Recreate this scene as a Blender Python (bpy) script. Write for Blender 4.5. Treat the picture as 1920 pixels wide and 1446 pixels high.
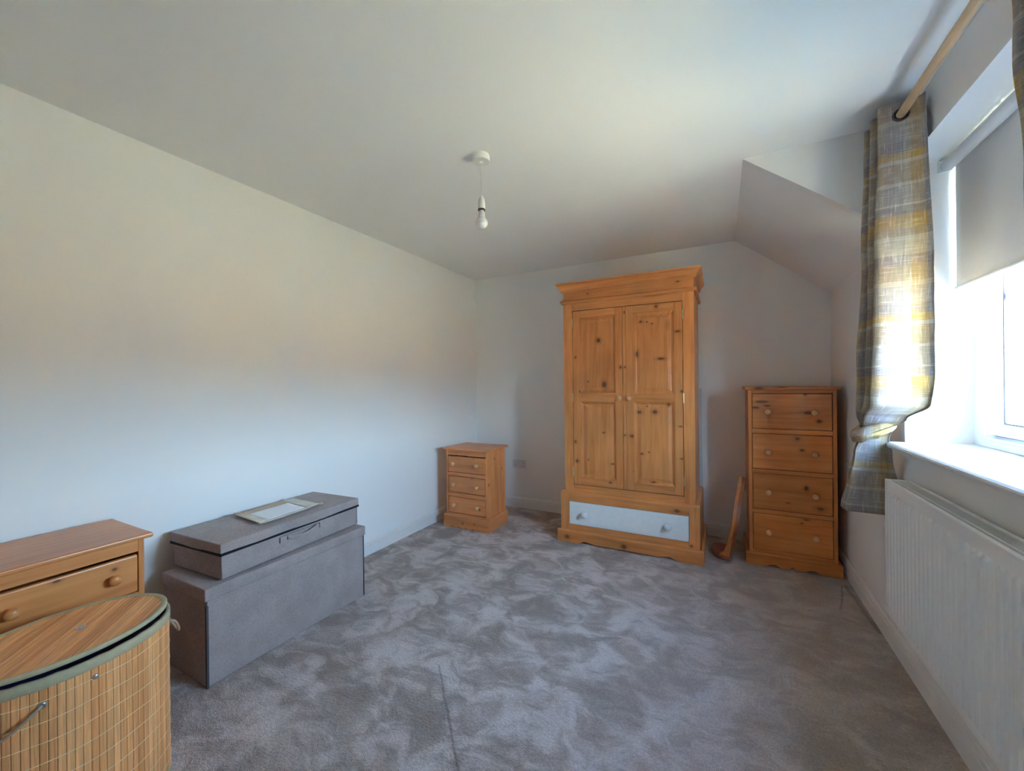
import bpy, bmesh, math, random
from mathutils import Vector, Matrix, noise as mnoise

for _o in list(bpy.data.objects):
    bpy.data.objects.remove(_o, do_unlink=True)
S = bpy.context.scene
C = S.collection
R = math.radians
PI = math.pi
rnd = random.Random(7)

# ------------------------------------------------------------------ camera
YAW, PITCH, ROLL, FPX, EYE = 0.4797245, -0.0015564, -0.0107726, 755.58, 1.26
def cam_matrix():
    r = Vector((math.cos(YAW), math.sin(YAW), 0)); f = Vector((-math.sin(YAW), math.cos(YAW), 0)); u = Vector((0, 0, 1))
    f2 = f*math.cos(PITCH) + u*math.sin(PITCH); u2 = u*math.cos(PITCH) - f*math.sin(PITCH)
    r3 = r*math.cos(ROLL) + u2*math.sin(ROLL); u3 = u2*math.cos(ROLL) - r*math.sin(ROLL)
    m = Matrix((r3, u3, -f2)).transposed().to_4x4()
    m.translation = Vector((0, 0, EYE))
    return m
cd = bpy.data.cameras.new('camera'); cam = bpy.data.objects.new('camera', cd); C.objects.link(cam)
cd.sensor_fit = 'HORIZONTAL'; cd.sensor_width = 36.0; cd.lens = 36.0*FPX/1920.0
cd.clip_start = 0.02; cd.clip_end = 500
cam.matrix_world = cam_matrix()
S.camera = cam

# ------------------------------------------------------------------ world, sun, exposure
SKY = 9.0
w = bpy.data.worlds.new('sky'); S.world = w; w.use_nodes = True
wn = w.node_tree; wn.nodes.clear()
tc = wn.nodes.new('ShaderNodeTexCoord'); sx = wn.nodes.new('ShaderNodeSeparateXYZ')
rp = wn.nodes.new('ShaderNodeValToRGB'); bg = wn.nodes.new('ShaderNodeBackground'); wo = wn.nodes.new('ShaderNodeOutputWorld')
wn.links.new(tc.outputs['Generated'], sx.inputs[0]); wn.links.new(sx.outputs['Z'], rp.inputs[0])
wn.links.new(rp.outputs[0], bg.inputs[0]); wn.links.new(bg.outputs[0], wo.inputs[0])
e = rp.color_ramp.elements
e[0].position = 0.0; e[0].color = (0.58, 0.80, 1.0, 1)
e[1].position = 0.9; e[1].color = (0.13, 0.25, 0.52, 1)
m_ = e.new(0.28); m_.color = (0.37, 0.57, 0.86, 1)
bg.inputs[1].default_value = SKY

sd = bpy.data.lights.new('sun', 'SUN'); sun = bpy.data.objects.new('sun', sd); C.objects.link(sun)
sd.energy = 32.0; sd.angle = R(1.0); sd.color = (1.0, 0.91, 0.76)
sun.rotation_euler = Vector((0.62, 0.32, -0.72)).to_track_quat('-Z', 'Y').to_euler()

pd = bpy.data.lights.new('window_portal', 'AREA'); port = bpy.data.objects.new('window_portal', pd); C.objects.link(port)
pd.shape = 'RECTANGLE'; pd.size = 1.30; pd.size_y = 1.24; pd.cycles.is_portal = True
port.location = (1.06, 1.735, 1.595)
port.rotation_euler = (R(90), 0, R(90))      # -Z looks towards -X

vs = S.view_settings
vs.view_transform = 'Standard'; vs.look = 'None'; vs.gamma = 1.0; vs.use_curve_mapping = False
vs.exposure = 3.62
cy = S.cycles
cy.max_bounces = 9; cy.diffuse_bounces = 8; cy.glossy_bounces = 3; cy.transmission_bounces = 4; cy.transparent_max_bounces = 12
cy.caustics_reflective = False; cy.caustics_refractive = False
cy.sample_clamp_indirect = 6.0
cy.use_denoising = True
cy.use_light_tree = False

# ------------------------------------------------------------------ mesh helpers
class MB:
    """collects vertices and faces; every face carries a material slot index"""
    def __init__(s): s.v = []; s.f = []; s.m = []; s.uv = {}
    def face(s, idx, m=0): s.f.append(tuple(idx)); s.m.append(m)
    def box(s, x0, x1, y0, y1, z0, z1, m=0):
        b = len(s.v)
        s.v += [(x0,y0,z0),(x1,y0,z0),(x1,y1,z0),(x0,y1,z0),(x0,y0,z1),(x1,y0,z1),(x1,y1,z1),(x0,y1,z1)]
        for q in ((0,3,2,1),(4,5,6,7),(0,1,5,4),(1,2,6,5),(2,3,7,6),(3,0,4,7)): s.face([b+i for i in q], m)
        return s
    def prism(s, pts, axis, a, b, m=0):
        """polygon pts (2-D) extruded along axis from a to b; 2-D = the two remaining axes in x,y,z order"""
        n = len(pts); o = len(s.v)
        for t in (a, b):
            for p in pts:
                c = list(p); c.insert(axis, t); s.v.append(tuple(c))
        s.face([o+i for i in range(n)][::-1], m); s.face([o+n+i for i in range(n)], m)
        for i in range(n):
            j = (i+1) % n; s.face((o+i, o+j, o+n+j, o+n+i), m)
        return s
    def lathe(s, prof, o=(0,0,0), axis=(0,0,1), n=20, m=0):
        """prof: list of (radius, height along axis)"""
        ax = Vector(axis).normalized(); t = Vector((1,0,0)) if abs(ax.x) < .9 else Vector((0,1,0))
        u = ax.cross(t).normalized(); w_ = ax.cross(u); o = Vector(o); b = len(s.v)
        for r, h in prof:
            for k in range(n):
                a = 2*PI*k/n
                s.v.append(tuple(o + ax*h + (u*math.cos(a) + w_*math.sin(a))*max(r, 1e-5)))
        for i in range(len(prof)-1):
            for k in range(n):
                l = (k+1) % n
                s.face((b+i*n+k, b+i*n+l, b+(i+1)*n+l, b+(i+1)*n+k), m)
        s.face([b+k for k in range(n)][::-1], m); s.face([b+(len(prof)-1)*n+k for k in range(n)], m)
        return s
    def tube(s, pts, r, n=8, m=0, closed=False, cap=True):
        P = [Vector(p) for p in pts]; b = len(s.v); N = len(P)
        for i, p in enumerate(P):
            if closed: d = P[(i+1) % N] - P[i-1]
            else: d = P[min(i+1, N-1)] - P[max(i-1, 0)]
            d.normalize(); up = Vector((0,0,1)) if abs(d.z) < .95 else Vector((1,0,0))
            u = d.cross(up).normalized(); w_ = u.cross(d)
            rr = r[i] if isinstance(r, (list, tuple)) else r
            for k in range(n):
                a = 2*PI*k/n; s.v.append(tuple(p + (u*math.cos(a) + w_*math.sin(a))*rr))
        for i in range(N if closed else N-1):
            j = (i+1) % N
            for k in range(n):
                l = (k+1) % n; s.face((b+i*n+k, b+i*n+l, b+j*n+l, b+j*n+k), m)
        if cap and not closed:
            s.face([b+k for k in range(n)][::-1], m); s.face([b+(N-1)*n+k for k in range(n)], m)
        return s
    def grid(s, rows, m=0, uvs=None, closed=False):
        """rows: list of rows of points"""
        b = len(s.v); nc = len(rows[0])
        for r_ in rows: s.v += [tuple(p) for p in r_]
        for i in range(len(rows)-1):
            for j in range(nc if closed else nc-1):
                k = (j+1) % nc
                q = (b+i*nc+j, b+i*nc+k, b+(i+1)*nc+k, b+(i+1)*nc+j)
                s.face(q, m)
        if uvs:
            for i, r_ in enumerate(uvs):
                for j, t in enumerate(r_): s.uv[b+i*nc+j] = t
        return s
    def build(s, name, mats, parent=None, bevel=0.0, smooth=False, seg=2, loc=None):
        me = bpy.data.meshes.new(name); me.from_pydata([tuple(v) for v in s.v], [], s.f)
        if not isinstance(mats, (list, tuple)): mats = [mats]
        for m in mats: me.materials.append(m)
        me.polygons.foreach_set('material_index', s.m)
        if s.uv:
            l = me.uv_layers.new(name='UVMap')
            for lp in me.loops:
                l.data[lp.index].uv = s.uv.get(lp.vertex_index, (0, 0))
        bm = bmesh.new(); bm.from_mesh(me); bmesh.ops.recalc_face_normals(bm, faces=bm.faces); bm.to_mesh(me); bm.free()
        if smooth: me.polygons.foreach_set('use_smooth', [True]*len(me.polygons))
        me.update()
        o = bpy.data.objects.new(name, me); C.objects.link(o)
        if parent is not None: o.parent = parent
        if loc is not None: o.location = loc
        if bevel:
            md = o.modifiers.new('bevel', 'BEVEL'); md.width = bevel; md.segments = seg; md.limit_method = 'ANGLE'; md.angle_limit = R(40)
            md.harden_normals = False
        return o

def empty(name, loc=(0,0,0), rz=0.0, parent=None):
    o = bpy.data.objects.new(name, None); C.objects.link(o)
    o.location = loc; o.rotation_euler = (0, 0, rz); o.empty_display_size = .1
    if parent is not None: o.parent = parent
    return o
def tag(o, label=None, cat=None, group=None, kind=None):
    if label: o['label'] = label
    if cat: o['category'] = cat
    if group: o['group'] = group
    if kind: o['kind'] = kind
    return o
def struct(o, label=None):
    o['kind'] = 'structure'
    if label: o['label'] = label
    return o
def smooth_angle(o, deg=40):
    me = o.data
    me.polygons.foreach_set('use_smooth', [True]*len(me.polygons))
    bm = bmesh.new(); bm.from_mesh(me)
    for ed in bm.edges:
        ed.smooth = not (len(ed.link_faces) == 2 and ed.calc_face_angle(0) > R(deg))
    bm.to_mesh(me); bm.free()
    return o

# ------------------------------------------------------------------ material helpers
class NT:
    def __init__(s, name):
        s.mat = bpy.data.materials.new(name); s.mat.use_nodes = True; s.t = s.mat.node_tree
        s.b = s.t.nodes['Principled BSDF']; s.out = s.t.nodes['Material Output']
    def n(s, typ, **kw):
        nd = s.t.nodes.new('ShaderNode'+typ)
        for k, v in kw.items(): setattr(nd, k, v)
        return nd
    def put(s, sock, val):
        if hasattr(val, 'is_linked') or hasattr(val, 'links'): s.t.links.new(val, sock)
        else:
            if hasattr(sock.default_value, '__len__') and not hasattr(val, '__len__'): val = (val,)*len(sock.default_value)
            if hasattr(sock.default_value, '__len__') and len(sock.default_value) == 4 and len(val) == 3: val = tuple(val)+(1,)
            sock.default_value = val
    def math(s, op, a, b=0.0, c=0.0, clamp=False):
        nd = s.n('Math', operation=op, use_clamp=clamp); s.put(nd.inputs[0], a); s.put(nd.inputs[1], b)
        if op in ('MULTIPLY_ADD', 'SMOOTH_MIN', 'SMOOTH_MAX'): s.put(nd.inputs[2], c)
        return nd.outputs[0]
    def vmath(s, op, a, b=(0,0,0)):
        nd = s.n('VectorMath', operation=op); s.put(nd.inputs[0], a); s.put(nd.inputs[1], b)
        return nd.outputs['Value'] if op in ('LENGTH', 'DISTANCE', 'DOT_PRODUCT') else nd.outputs[0]
    def mix(s, f, a, b, mode='MIX'):
        nd = s.n('Mix', data_type='RGBA', blend_type=mode)
        s.put(nd.inputs[0], f); s.put(nd.inputs[6], a); s.put(nd.inputs[7], b); return nd.outputs[2]
    def noise(s, vec, scale=5, detail=3, rough=.5, dist=0.0):
        nd = s.n('TexNoise'); s.put(nd.inputs['Vector'], vec); s.put(nd.inputs['Scale'], scale); s.put(nd.inputs['Detail'], detail)
        s.put(nd.inputs['Roughness'], rough); s.put(nd.inputs['Distortion'], dist); return nd.outputs['Fac']
    def ramp(s, f, stops, interp='LINEAR'):
        nd = s.n('ValToRGB'); s.put(nd.inputs[0], f); cr = nd.color_ramp; cr.interpolation = interp
        while len(cr.elements) < len(stops): cr.elements.new(.5)
        for el, (p, c) in zip(cr.elements, stops):
            el.position = p; el.color = tuple(c)+(1,) if len(c) == 3 else c
        return nd.outputs[0]
    def maprange(s, v, a, b, c=0.0, d=1.0, smooth=True):
        nd = s.n('MapRange'); nd.interpolation_type = 'SMOOTHSTEP' if smooth else 'LINEAR'
        for i, x in enumerate((v, a, b, c, d)): s.put(nd.inputs[i], x)
        return nd.outputs[0]
    def coord(s, which='Object'): return s.n('TexCoord').outputs[which]
    def scale(s, vec, sc, loc=(0,0,0), rot=(0,0,0)):
        nd = s.n('Mapping'); s.put(nd.inputs[0], vec); nd.inputs['Scale'].default_value = sc
        nd.inputs['Location'].default_value = loc; nd.inputs['Rotation'].default_value = rot; return nd.outputs[0]
    def sep(s, vec):
        nd = s.n('SeparateXYZ'); s.put(nd.inputs[0], vec); return nd.outputs
    def comb(s, x, y, z):
        nd = s.n('CombineXYZ'); s.put(nd.inputs[0], x); s.put(nd.inputs[1], y); s.put(nd.inputs[2], z); return nd.outputs[0]
    def bump(s, h, strength=.3, dist=.01):
        nd = s.n('Bump'); s.put(nd.inputs['Height'], h); s.put(nd.inputs['Strength'], strength); s.put(nd.inputs['Distance'], dist)
        s.t.links.new(nd.outputs[0], s.b.inputs['Normal']); return nd.outputs[0]
    def set(s, col=None, rough=.5, spec=.5, metal=0.0, **kw):
        if col is not None: s.put(s.b.inputs['Base Color'], col)
        s.put(s.b.inputs['Roughness'], rough); s.put(s.b.inputs['Specular IOR Level'], spec); s.put(s.b.inputs['Metallic'], metal)
        for k, v in kw.items(): s.put(s.b.inputs[k.replace('_', ' ')], v)
        return s.mat

def simple(name, col, rough=.5, spec=.5, metal=0.0, var=.06, nscale=40, bump=0.0):
    t = NT(name); co = t.coord()
    nz = t.noise(co, nscale, 3)
    f = t.maprange(nz, .3, .7, 1-var, 1+var)
    c = t.vmath('MULTIPLY', t.comb(f, f, f), tuple(col[:3]))
    if bump: t.bump(t.noise(co, nscale*6, 3), bump, .002)
    return t.set(c, rough, spec, metal)

def paint(name, col, rough=.85):
    t = NT(name); co = t.coord()
    f = t.maprange(t.noise(co, 1.3, 1), .3, .7, .988, 1.012, smooth=False)
    c = t.vmath('MULTIPLY', t.comb(f, f, f), col)
    return t.set(c, rough, .2)

_pine = {}
def pine(axis='z', tone=0, knots=(), plane='xz'):
    """varnished knotty pine, grain along axis; knots = (a, b, ra, rb) in the thing's own coordinates on the named plane"""
    key = (axis, tone, tuple(knots), plane)
    if key in _pine: return _pine[key]
    t = NT('pine_wood'); co = t.coord(); oi = t.n('ObjectInfo')
    off = t.math('MULTIPLY', oi.outputs['Random'], 7.0)
    sc = {'x': (1.6, 26, 26), 'y': (26, 1.6, 26), 'z': (26, 26, 1.6)}[axis]
    v = t.vmath('ADD', t.scale(co, sc), t.comb(off, off, off))
    g1 = t.noise(v, 1.0, 5, .6, .9)
    sc2 = {'x': (.35, 5.0, 5.0), 'y': (5.0, .35, 5.0), 'z': (5.0, 5.0, .35)}[axis]
    v2 = t.vmath('ADD', t.scale(co, sc2), t.comb(off, 0, off))
    g2 = t.noise(v2, 1.0, 2, .5, .4)
    wv = t.math('SINE', t.math('MULTIPLY', g2, 95.0))
    tones = [((.76,.310,.100), (.67,.242,.066), (.50,.152,.034)),     # wardrobe, warm orange
             ((.74,.275,.072), (.64,.210,.046), (.46,.132,.026)),     # tall chest, deeper
             ((.80,.310,.105), (.705,.245,.074), (.54,.162,.045)),      # bedside, pinker
             ((.70,.285,.084), (.61,.218,.056), (.44,.133,.03)),       # near bedside, browner
             ((.40,.125,.045), (.30,.082,.028), (.18,.045,.016)),     # leaning shelf, red brown
             ((.76,.43,.21), (.69,.365,.16), (.56,.27,.11)),
             ((.80,.55,.32), (.74,.48,.26), (.64,.38,.19))][tone]    # turned knobs, pale
    f = t.math('ADD', t.math('MULTIPLY', g1, .72), t.math('MULTIPLY', wv, .035))
    col = t.ramp(f, [(.12, tones[2]), (.32, tones[1]), (.52, tones[0])])
    bright = t.maprange(oi.outputs['Random'], 0, 1, .92, 1.08, smooth=False)
    bl = t.maprange(t.noise(co, 3.0, 2), .3, .7, .9, 1.08)
    bb = t.math('MULTIPLY', bright, bl)
    col = t.vmath('MULTIPLY', col, t.comb(bb, bb, bb))
    # scattered small knots
    sk = {'x': (3.2, 6.5, 6.5), 'y': (6.5, 3.2, 6.5), 'z': (6.5, 6.5, 3.2)}[axis]
    vo = t.n('TexVoronoi'); t.put(vo.inputs['Vector'], t.vmath('ADD', t.scale(co, sk), t.comb(off, off, 0))); vo.inputs['Scale'].default_value = 1.0
    rare = t.math('GREATER_THAN', t.sep(vo.outputs['Color'])[0], .90)
    km = t.math('MULTIPLY', t.maprange(vo.outputs['Distance'], .035, .085, 1, 0), rare)
    kr = t.math('MULTIPLY', t.maprange(vo.outputs['Distance'], .07, .22, 1, 0), rare)
    ax = {'xz': (0, 2), 'yz': (1, 2), 'xy': (0, 1)}[plane]
    xyz = t.sep(co)
    for a, b, ra, rb in knots:
        d = t.vmath('LENGTH', t.comb(t.math('DIVIDE', t.math('SUBTRACT', xyz[ax[0]], a), ra), t.math('DIVIDE', t.math('SUBTRACT', xyz[ax[1]], b), rb), 0))
        d = t.math('ADD', d, t.math('MULTIPLY', g1, .35))
        km = t.math('MAXIMUM', km, t.maprange(d, .75, 1.2, 1, 0)); kr = t.math('MAXIMUM', kr, t.maprange(d, 1.0, 2.6, 1, 0))
    col = t.mix(t.math('MULTIPLY', kr, .38), col, tuple(x*.62 for x in tones[2]))
    col = t.mix(t.math('MULTIPLY', km, .78), col, (.10, .032, .013))
    _pine[key] = t.set(col, .42, .45, Coat_Weight=.4, Coat_Roughness=.25)
    return _pine[key]

def carpet():
    t = NT('carpet'); co = t.coord()
    wp = t.n('TexNoise'); t.put(wp.inputs['Vector'], co); wp.inputs['Scale'].default_value = 4.5; wp.inputs['Detail'].default_value = 2
    warp = t.vmath('ADD', co, t.vmath('MULTIPLY', wp.outputs['Color'], (.22, .22, 0)))
    a = t.noise(warp, 4.2, 3, .62, .5)
    b = t.noise(t.scale(warp, (1.0, 2.1, 1), rot=(0, 0, .6)), 7.5, 3, .6, .8)
    xyz = t.sep(co)
    # the far right of the room has been brushed one way, so its nap is evener
    reg = t.maprange(t.math('ADD', xyz[0], t.math('MULTIPLY', t.noise(co, 2.2, 2), .9)), -.35, .75, 1, .42)
    m = t.math('ADD', t.math('MULTIPLY', a, .62), t.math('MULTIPLY', b, .38))
    m = t.maprange(m, .36, .64, -1, 1)
    m = t.math('MULTIPLY', m, reg)
    m = t.maprange(m, -1, 1, 0, 1, smooth=False)
    col = t.ramp(m, [(0.0, (.29, .228, .188)), (.42, (.41, .335, .292)), (.7, (.54, .455, .415)), (1.0, (.64, .55, .515))])
    fib = t.noise(co, 330, 1, .6); clump = t.noise(co, 95, 2, .6)
    k = t.math('ADD', t.maprange(fib, .3, .7, .80, 1.2), t.maprange(clump, .3, .7, -.12, .12))
    # seams pressed into the pile
    lines = None
    for (x0, y0, x1, y1, wd) in ((-1.14, 1.45, -.75, 1.05, .005), (.665, 3.13, .69, 2.62, .012), (.645, 3.12, .57, 2.80, .006)):
        dx, dy = x1-x0, y1-y0; L = math.hypot(dx, dy); dx /= L; dy /= L
        rel = t.vmath('SUBTRACT', t.vmath('ADD', co, t.vmath('MULTIPLY', wp.outputs['Color'], (.02, .02, 0))), (x0+.01, y0+.01, 0))
        along = t.vmath('DOT_PRODUCT', rel, (dx, dy, 0)); ac = t.math('MINIMUM', t.math('MAXIMUM', along, 0.0), L)
        dist = t.vmath('LENGTH', t.vmath('SUBTRACT', t.vmath('MULTIPLY', rel, (1, 1, 0)), t.vmath('MULTIPLY', t.comb(ac, ac, 0), (dx, dy, 0))))
        ln = t.maprange(dist, wd*.4, wd*1.3, 1, 0)
        lines = ln if lines is None else t.math('MAXIMUM', lines, ln)
    k = t.math('MULTIPLY', k, t.math('SUBTRACT', 1.0, t.math('MULTIPLY', lines, .38)))
    col = t.vmath('MULTIPLY', col, t.comb(k, k, k))
    h = t.math('ADD', t.math('MULTIPLY', fib, .5), clump)
    t.bump(h, .7, .012)
    return t.set(col, .95, .08, Sheen_Weight=.25, Sheen_Roughness=.5)

def box_fabric():
    t = NT('grey_melange_fabric'); co = t.coord()
    a = t.noise(t.scale(co, (90, 90, 520)), 1, 3, .6); b = t.noise(t.scale(co, (90, 420, 90)), 1, 3, .6); c = t.noise(co, 9, 3)
    f = t.math('ADD', t.math('MULTIPLY', a, .5), t.math('MULTIPLY', b, .5))
    col = t.ramp(f, [(.32, (.275, .212, .195)), (.5, (.365, .287, .265)), (.68, (.46, .372, .342))])
    k = t.maprange(c, .3, .7, .92, 1.08); col = t.vmath('MULTIPLY', col, t.comb(k, k, k))
    t.bump(f, .25, .002)
    return t.set(col, .9, .15, Sheen_Weight=.15)

def bamboo(axis='z'):
    t = NT('bamboo'); co = t.coord(); oi = t.n('ObjectInfo')
    off = t.math('MULTIPLY', oi.outputs['Random'], 11.0)
    sc = {'z': (160, 160, 6), 'x': (6, 160, 160)}[axis]
    g = t.noise(t.vmath('ADD', t.scale(co, sc), t.comb(off, off, off)), 1, 4, .6, .5)
    c1 = t.ramp(oi.outputs['Random'], [(0, (.72, .29, .095)), (.35, (.84, .37, .130)), (.7, (.92, .44, .17)), (1, (.78, .32, .11))])
    k = t.maprange(g, .3, .7, .80, 1.14)
    col = t.vmath('MULTIPLY', c1, t.comb(k, k, k))
    return t.set(col, .48, .4)

def curtain_fabric():
    t = NT('slub_plaid_curtain'); uv = t.sep(t.coord('UV')); u, v = uv[0], uv[1]
    un = t.math('FRACT', t.math('DIVIDE', t.math('ADD', u, t.math('MULTIPLY', t.noise(t.comb(u, t.math('MULTIPLY', v, 6.0), 0), 3, 2), .012)), .235))
    vn = t.math('FRACT', t.math('DIVIDE', t.math('ADD', v, .03), .63))
    grey, dgrey, gold, cream, mauve, taupe = (.47,.44,.43), (.36,.33,.335), (.66,.43,.15), (.66,.58,.46), (.40,.33,.34), (.50,.385,.27)
    cu = t.ramp(un, [(0, grey), (.20, dgrey), (.24, gold), (.44, cream), (.50, grey), (.58, mauve), (.70, taupe), (.84, cream), (.90, gold)], 'CONSTANT')
    cv = t.ramp(vn, [(0, mauve), (.06, taupe), (.16, cream), (.19, grey), (.30, dgrey), (.36, gold), (.41, (.74,.70,.62)), (.43, taupe), (.55, (.72,.67,.58)), (.57, grey), (.68, (.74,.70,.62)),
                     (.695, dgrey), (.75, gold), (.83, taupe), (.88, (.70,.66,.58)), (.91, cream)], 'CONSTANT')
    col = t.mix(.55, cu, cv)
    s1 = t.noise(t.comb(t.math('MULTIPLY', u, 260.0), t.math('MULTIPLY', v, 14.0), 0), 1, 2, .5)
    s2 = t.noise(t.comb(t.math('MULTIPLY', u, 16.0), t.math('MULTIPLY', v, 300.0), 3.0), 1, 2, .5)
    sl = t.math('MAXIMUM', t.maprange(s1, .60, .70), t.maprange(s2, .60, .70))
    col = t.mix(t.math('MULTIPLY', sl, .55), col, (.74, .71, .66))
    wv = t.math('ADD', s1, s2)
    k = t.maprange(wv, .7, 1.3, .66, .90); col = t.vmath('MULTIPLY', col, t.comb(k, k, k))
    t.set(col, .9, .1)
    t.bump(wv, .15, .001)
    tr = t.n('BsdfTranslucent'); t.put(tr.inputs[0], col); mx = t.n('MixShader'); mx.inputs[0].default_value = .10
    t.t.links.new(t.b.outputs[0], mx.inputs[1]); t.t.links.new(tr.outputs[0], mx.inputs[2]); t.t.links.new(mx.outputs[0], t.out.inputs[0])
    return t.mat

def blind_fabric():
    t = NT('blind_fabric'); co = t.coord()
    k = t.maprange(t.noise(t.scale(co, (300, 300, 300)), 1, 2), .3, .7, .97, 1.03)
    col = t.vmath('MULTIPLY', t.comb(k, k, k), (.74, .72, .70)); t.set(col, .9, .1)
    tr = t.n('BsdfTranslucent'); t.put(tr.inputs[0], col); mx = t.n('MixShader'); mx.inputs[0].default_value = .012
    t.t.links.new(t.b.outputs[0], mx.inputs[1]); t.t.links.new(tr.outputs[0], mx.inputs[2]); t.t.links.new(mx.outputs[0], t.out.inputs[0])
    return t.mat

def pane_glass():
    t = NT('window_glass')
    tp = t.n('BsdfTransparent'); tp.inputs[0].default_value = (.95, .98, .97, 1)
    gl = t.n('BsdfGlossy'); gl.inputs['Roughness'].default_value = 0.0
    lw = t.n('LayerWeight'); fr = t.math('MULTIPLY_ADD', t.math('POWER', lw.outputs['Facing'], 5.0), .85, .03)
    mx = t.n('MixShader'); t.t.links.new(fr, mx.inputs[0]); t.t.links.new(tp.outputs[0], mx.inputs[1]); t.t.links.new(gl.outputs[0], mx.inputs[2])
    t.t.links.new(mx.outputs[0], t.out.inputs[0]); return t.mat

def brick_far(c1=(.36, .10, .06, 1), c2=(.28, .075, .045, 1)):
    t = NT('house_brick'); co = t.coord(); br = t.n('TexBrick')
    xyz = t.sep(co); t.put(br.inputs['Vector'], t.comb(t.math('ADD', xyz[0], xyz[1]), xyz[2], 0))
    br.inputs['Scale'].default_value = 1.0; br.inputs['Brick Width'].default_value = .225; br.inputs['Row Height'].default_value = .075; br.inputs['Mortar Size'].default_value = .01
    br.inputs['Color1'].default_value = c1; br.inputs['Color2'].default_value = c2; br.inputs['Mortar'].default_value = (.42, .36, .30, 1)
    return t.set(br.outputs['Color'], .9, .2)

M = dict(
    wall=paint('wall_paint', (.865, .855, .835)), ceil=paint('ceiling_paint', (.88, .88, .87)),
    gloss=simple('white_gloss_trim', (.80, .79, .77), .35, .5, var=.015),
    carpet=carpet(), upvc=simple('white_upvc', (.82, .84, .86), .3, .5, var=.01),
    rad=simple('white_enamel', (.87, .86, .85), .38, .5, var=.01), radgrille=simple('white_enamel_grille', (.72, .72, .70), .45, .5, var=.02),
    gasket=simple('dark_rubber_gasket', (.05, .05, .08), .7, .3), socket=simple('white_plastic', (.70, .68, .68), .35, .5, var=.01),
    hole=simple('dark_hole', (.03, .03, .03), .8, .2), lamp=simple('white_bakelite', (.80, .79, .76), .35, .5, var=.01),
    brass=simple('dull_brass', (.72, .60, .36), .35, .5, metal=.85), bronze=simple('dark_bronze', (.12, .085, .075), .4, .5, metal=.5),
    whitep=simple('white_painted_wood', (.86, .87, .86), .45, .45, var=.02), boxf=box_fabric(), boxdark=simple('black_binding', (.012, .011, .016), .8, .2),
    boxend=simple('dark_grey_lining_fabric', (.085, .08, .085), .9, .1, nscale=90),
    kraft=simple('brown_kraft_paper', (.58, .43, .30), .7, .3, nscale=25), tape=simple('clear_packing_tape', (.68, .60, .48), .25, .6, nscale=14), paper=simple('white_paper', (.90, .90, .93), .7, .3, var=.01),
    bamboo=bamboo('z'), bamboox=bamboo('x'), olive=simple('olive_cotton_binding', (.50, .41, .25), .9, .15, nscale=60, bump=.3), navy=simple('navy_cotton_liner', (.010, .022, .075), .9, .1, nscale=30),
    thread=simple('cotton_thread', (.95, .74, .44), .8, .2), rope=simple('jute_rope', (.42, .30, .19), .9, .1, nscale=120, bump=.4), steel=simple('steel_rivet', (.55, .55, .55), .3, .5, metal=.9),
    cur=curtain_fabric(), blind=blind_fabric(), glass=pane_glass(), clear=simple('clear_plastic', (.75, .82, .80), .15, .5, var=.02),
    brick=brick_far(), buff=brick_far((.39, .295, .165, 1), (.32, .23, .125, 1)), slate=simple('grey_roof_tiles', (.14, .13, .13), .8, .2, nscale=8), ground=simple('pale_paving', (.41, .365, .235), .9, .1, var=.12, nscale=.6),
    dkglass=simple('dark_house_glass', (.05, .06, .08), .1, .6), panelg=simple('grey_green_board', (.66, .69, .68), .5, .3, var=.03),
)

# ================================================================== THE ROOM
XL, XR, YB, YF, ZC = -2.365, .715, 3.71, -.95, 2.40
X0, ZK = .105, 1.916                    # crease of the sloped ceiling, height of the knee wall
D0, D1 = 1.00, 2.376                    # dormer sides
W0, W1, WZ0, WZ1 = 1.10, 2.374, .992, 2.198   # window opening
struct(MB().box(XL-.1, XR+.3, YF-.1, YB+.1, -.08, 0).build('floor', M['carpet']), 'mottled grey plush carpet floor')
struct(MB().box(XL-.12, XL, YF-.1, YB+.1, -.05, ZC+.1).build('wall_left', M['wall']))
struct(MB().box(XL, XR+.3, YB, YB+.12, -.05, ZC+.1).build('wall_back', M['wall']))
struct(MB().box(XL, XR+.3, YF-.12, YF, -.05, ZC+.1).build('wall_front', M['wall']))
wr = MB()
wr.box(XR, 1.03, YF, YB, -.05, .962)
wr.box(XR, 1.03, W1, YB, .962, ZK+.02)
wr.box(XR, 1.03, W1, D1+.1, ZK+.02, ZC+.1)
wr.box(XR, 1.03, D0-.1, W1, WZ1, ZC+.1)
wr.box(XR, 1.03, D0-.1, W0, .962, WZ1)
wr.box(XR, 1.03, YF, D0-.1, .962, ZK+.02)
struct(wr.build('wall_right', M['wall']))
ce = MB()
ce.box(XL, X0, YF, YB, ZC, ZC+.1); ce.box(X0, XR, D0, D1, ZC, ZC+.1)
struct(ce.build('ceiling', M['ceil']))
slope = [(X0, ZC), (XR, ZK), (XR+.31, ZK+.02), (XR+.1, ZK+.2), (X0+.1, ZC+.1), (X0, ZC+.1)]
struct(MB().prism(slope, 1, D1+.05, YB).build('ceiling', M['ceil']), 'sloped ceiling beside the dormer above the tall chest')
struct(MB().prism(slope, 1, YF, D0-.05).build('ceiling', M['ceil']), 'sloped ceiling on the near side of the dormer')
tri = [(X0, ZC), (XR, ZK), (XR, ZC)]
struct(MB().prism(tri, 1, D1, D1+.05).build('wall_dormer_far', M['wall']), 'triangular side wall of the dormer')
struct(MB().prism(tri, 1, D0-.05, D0).build('wall_dormer_near', M['wall']))
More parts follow.
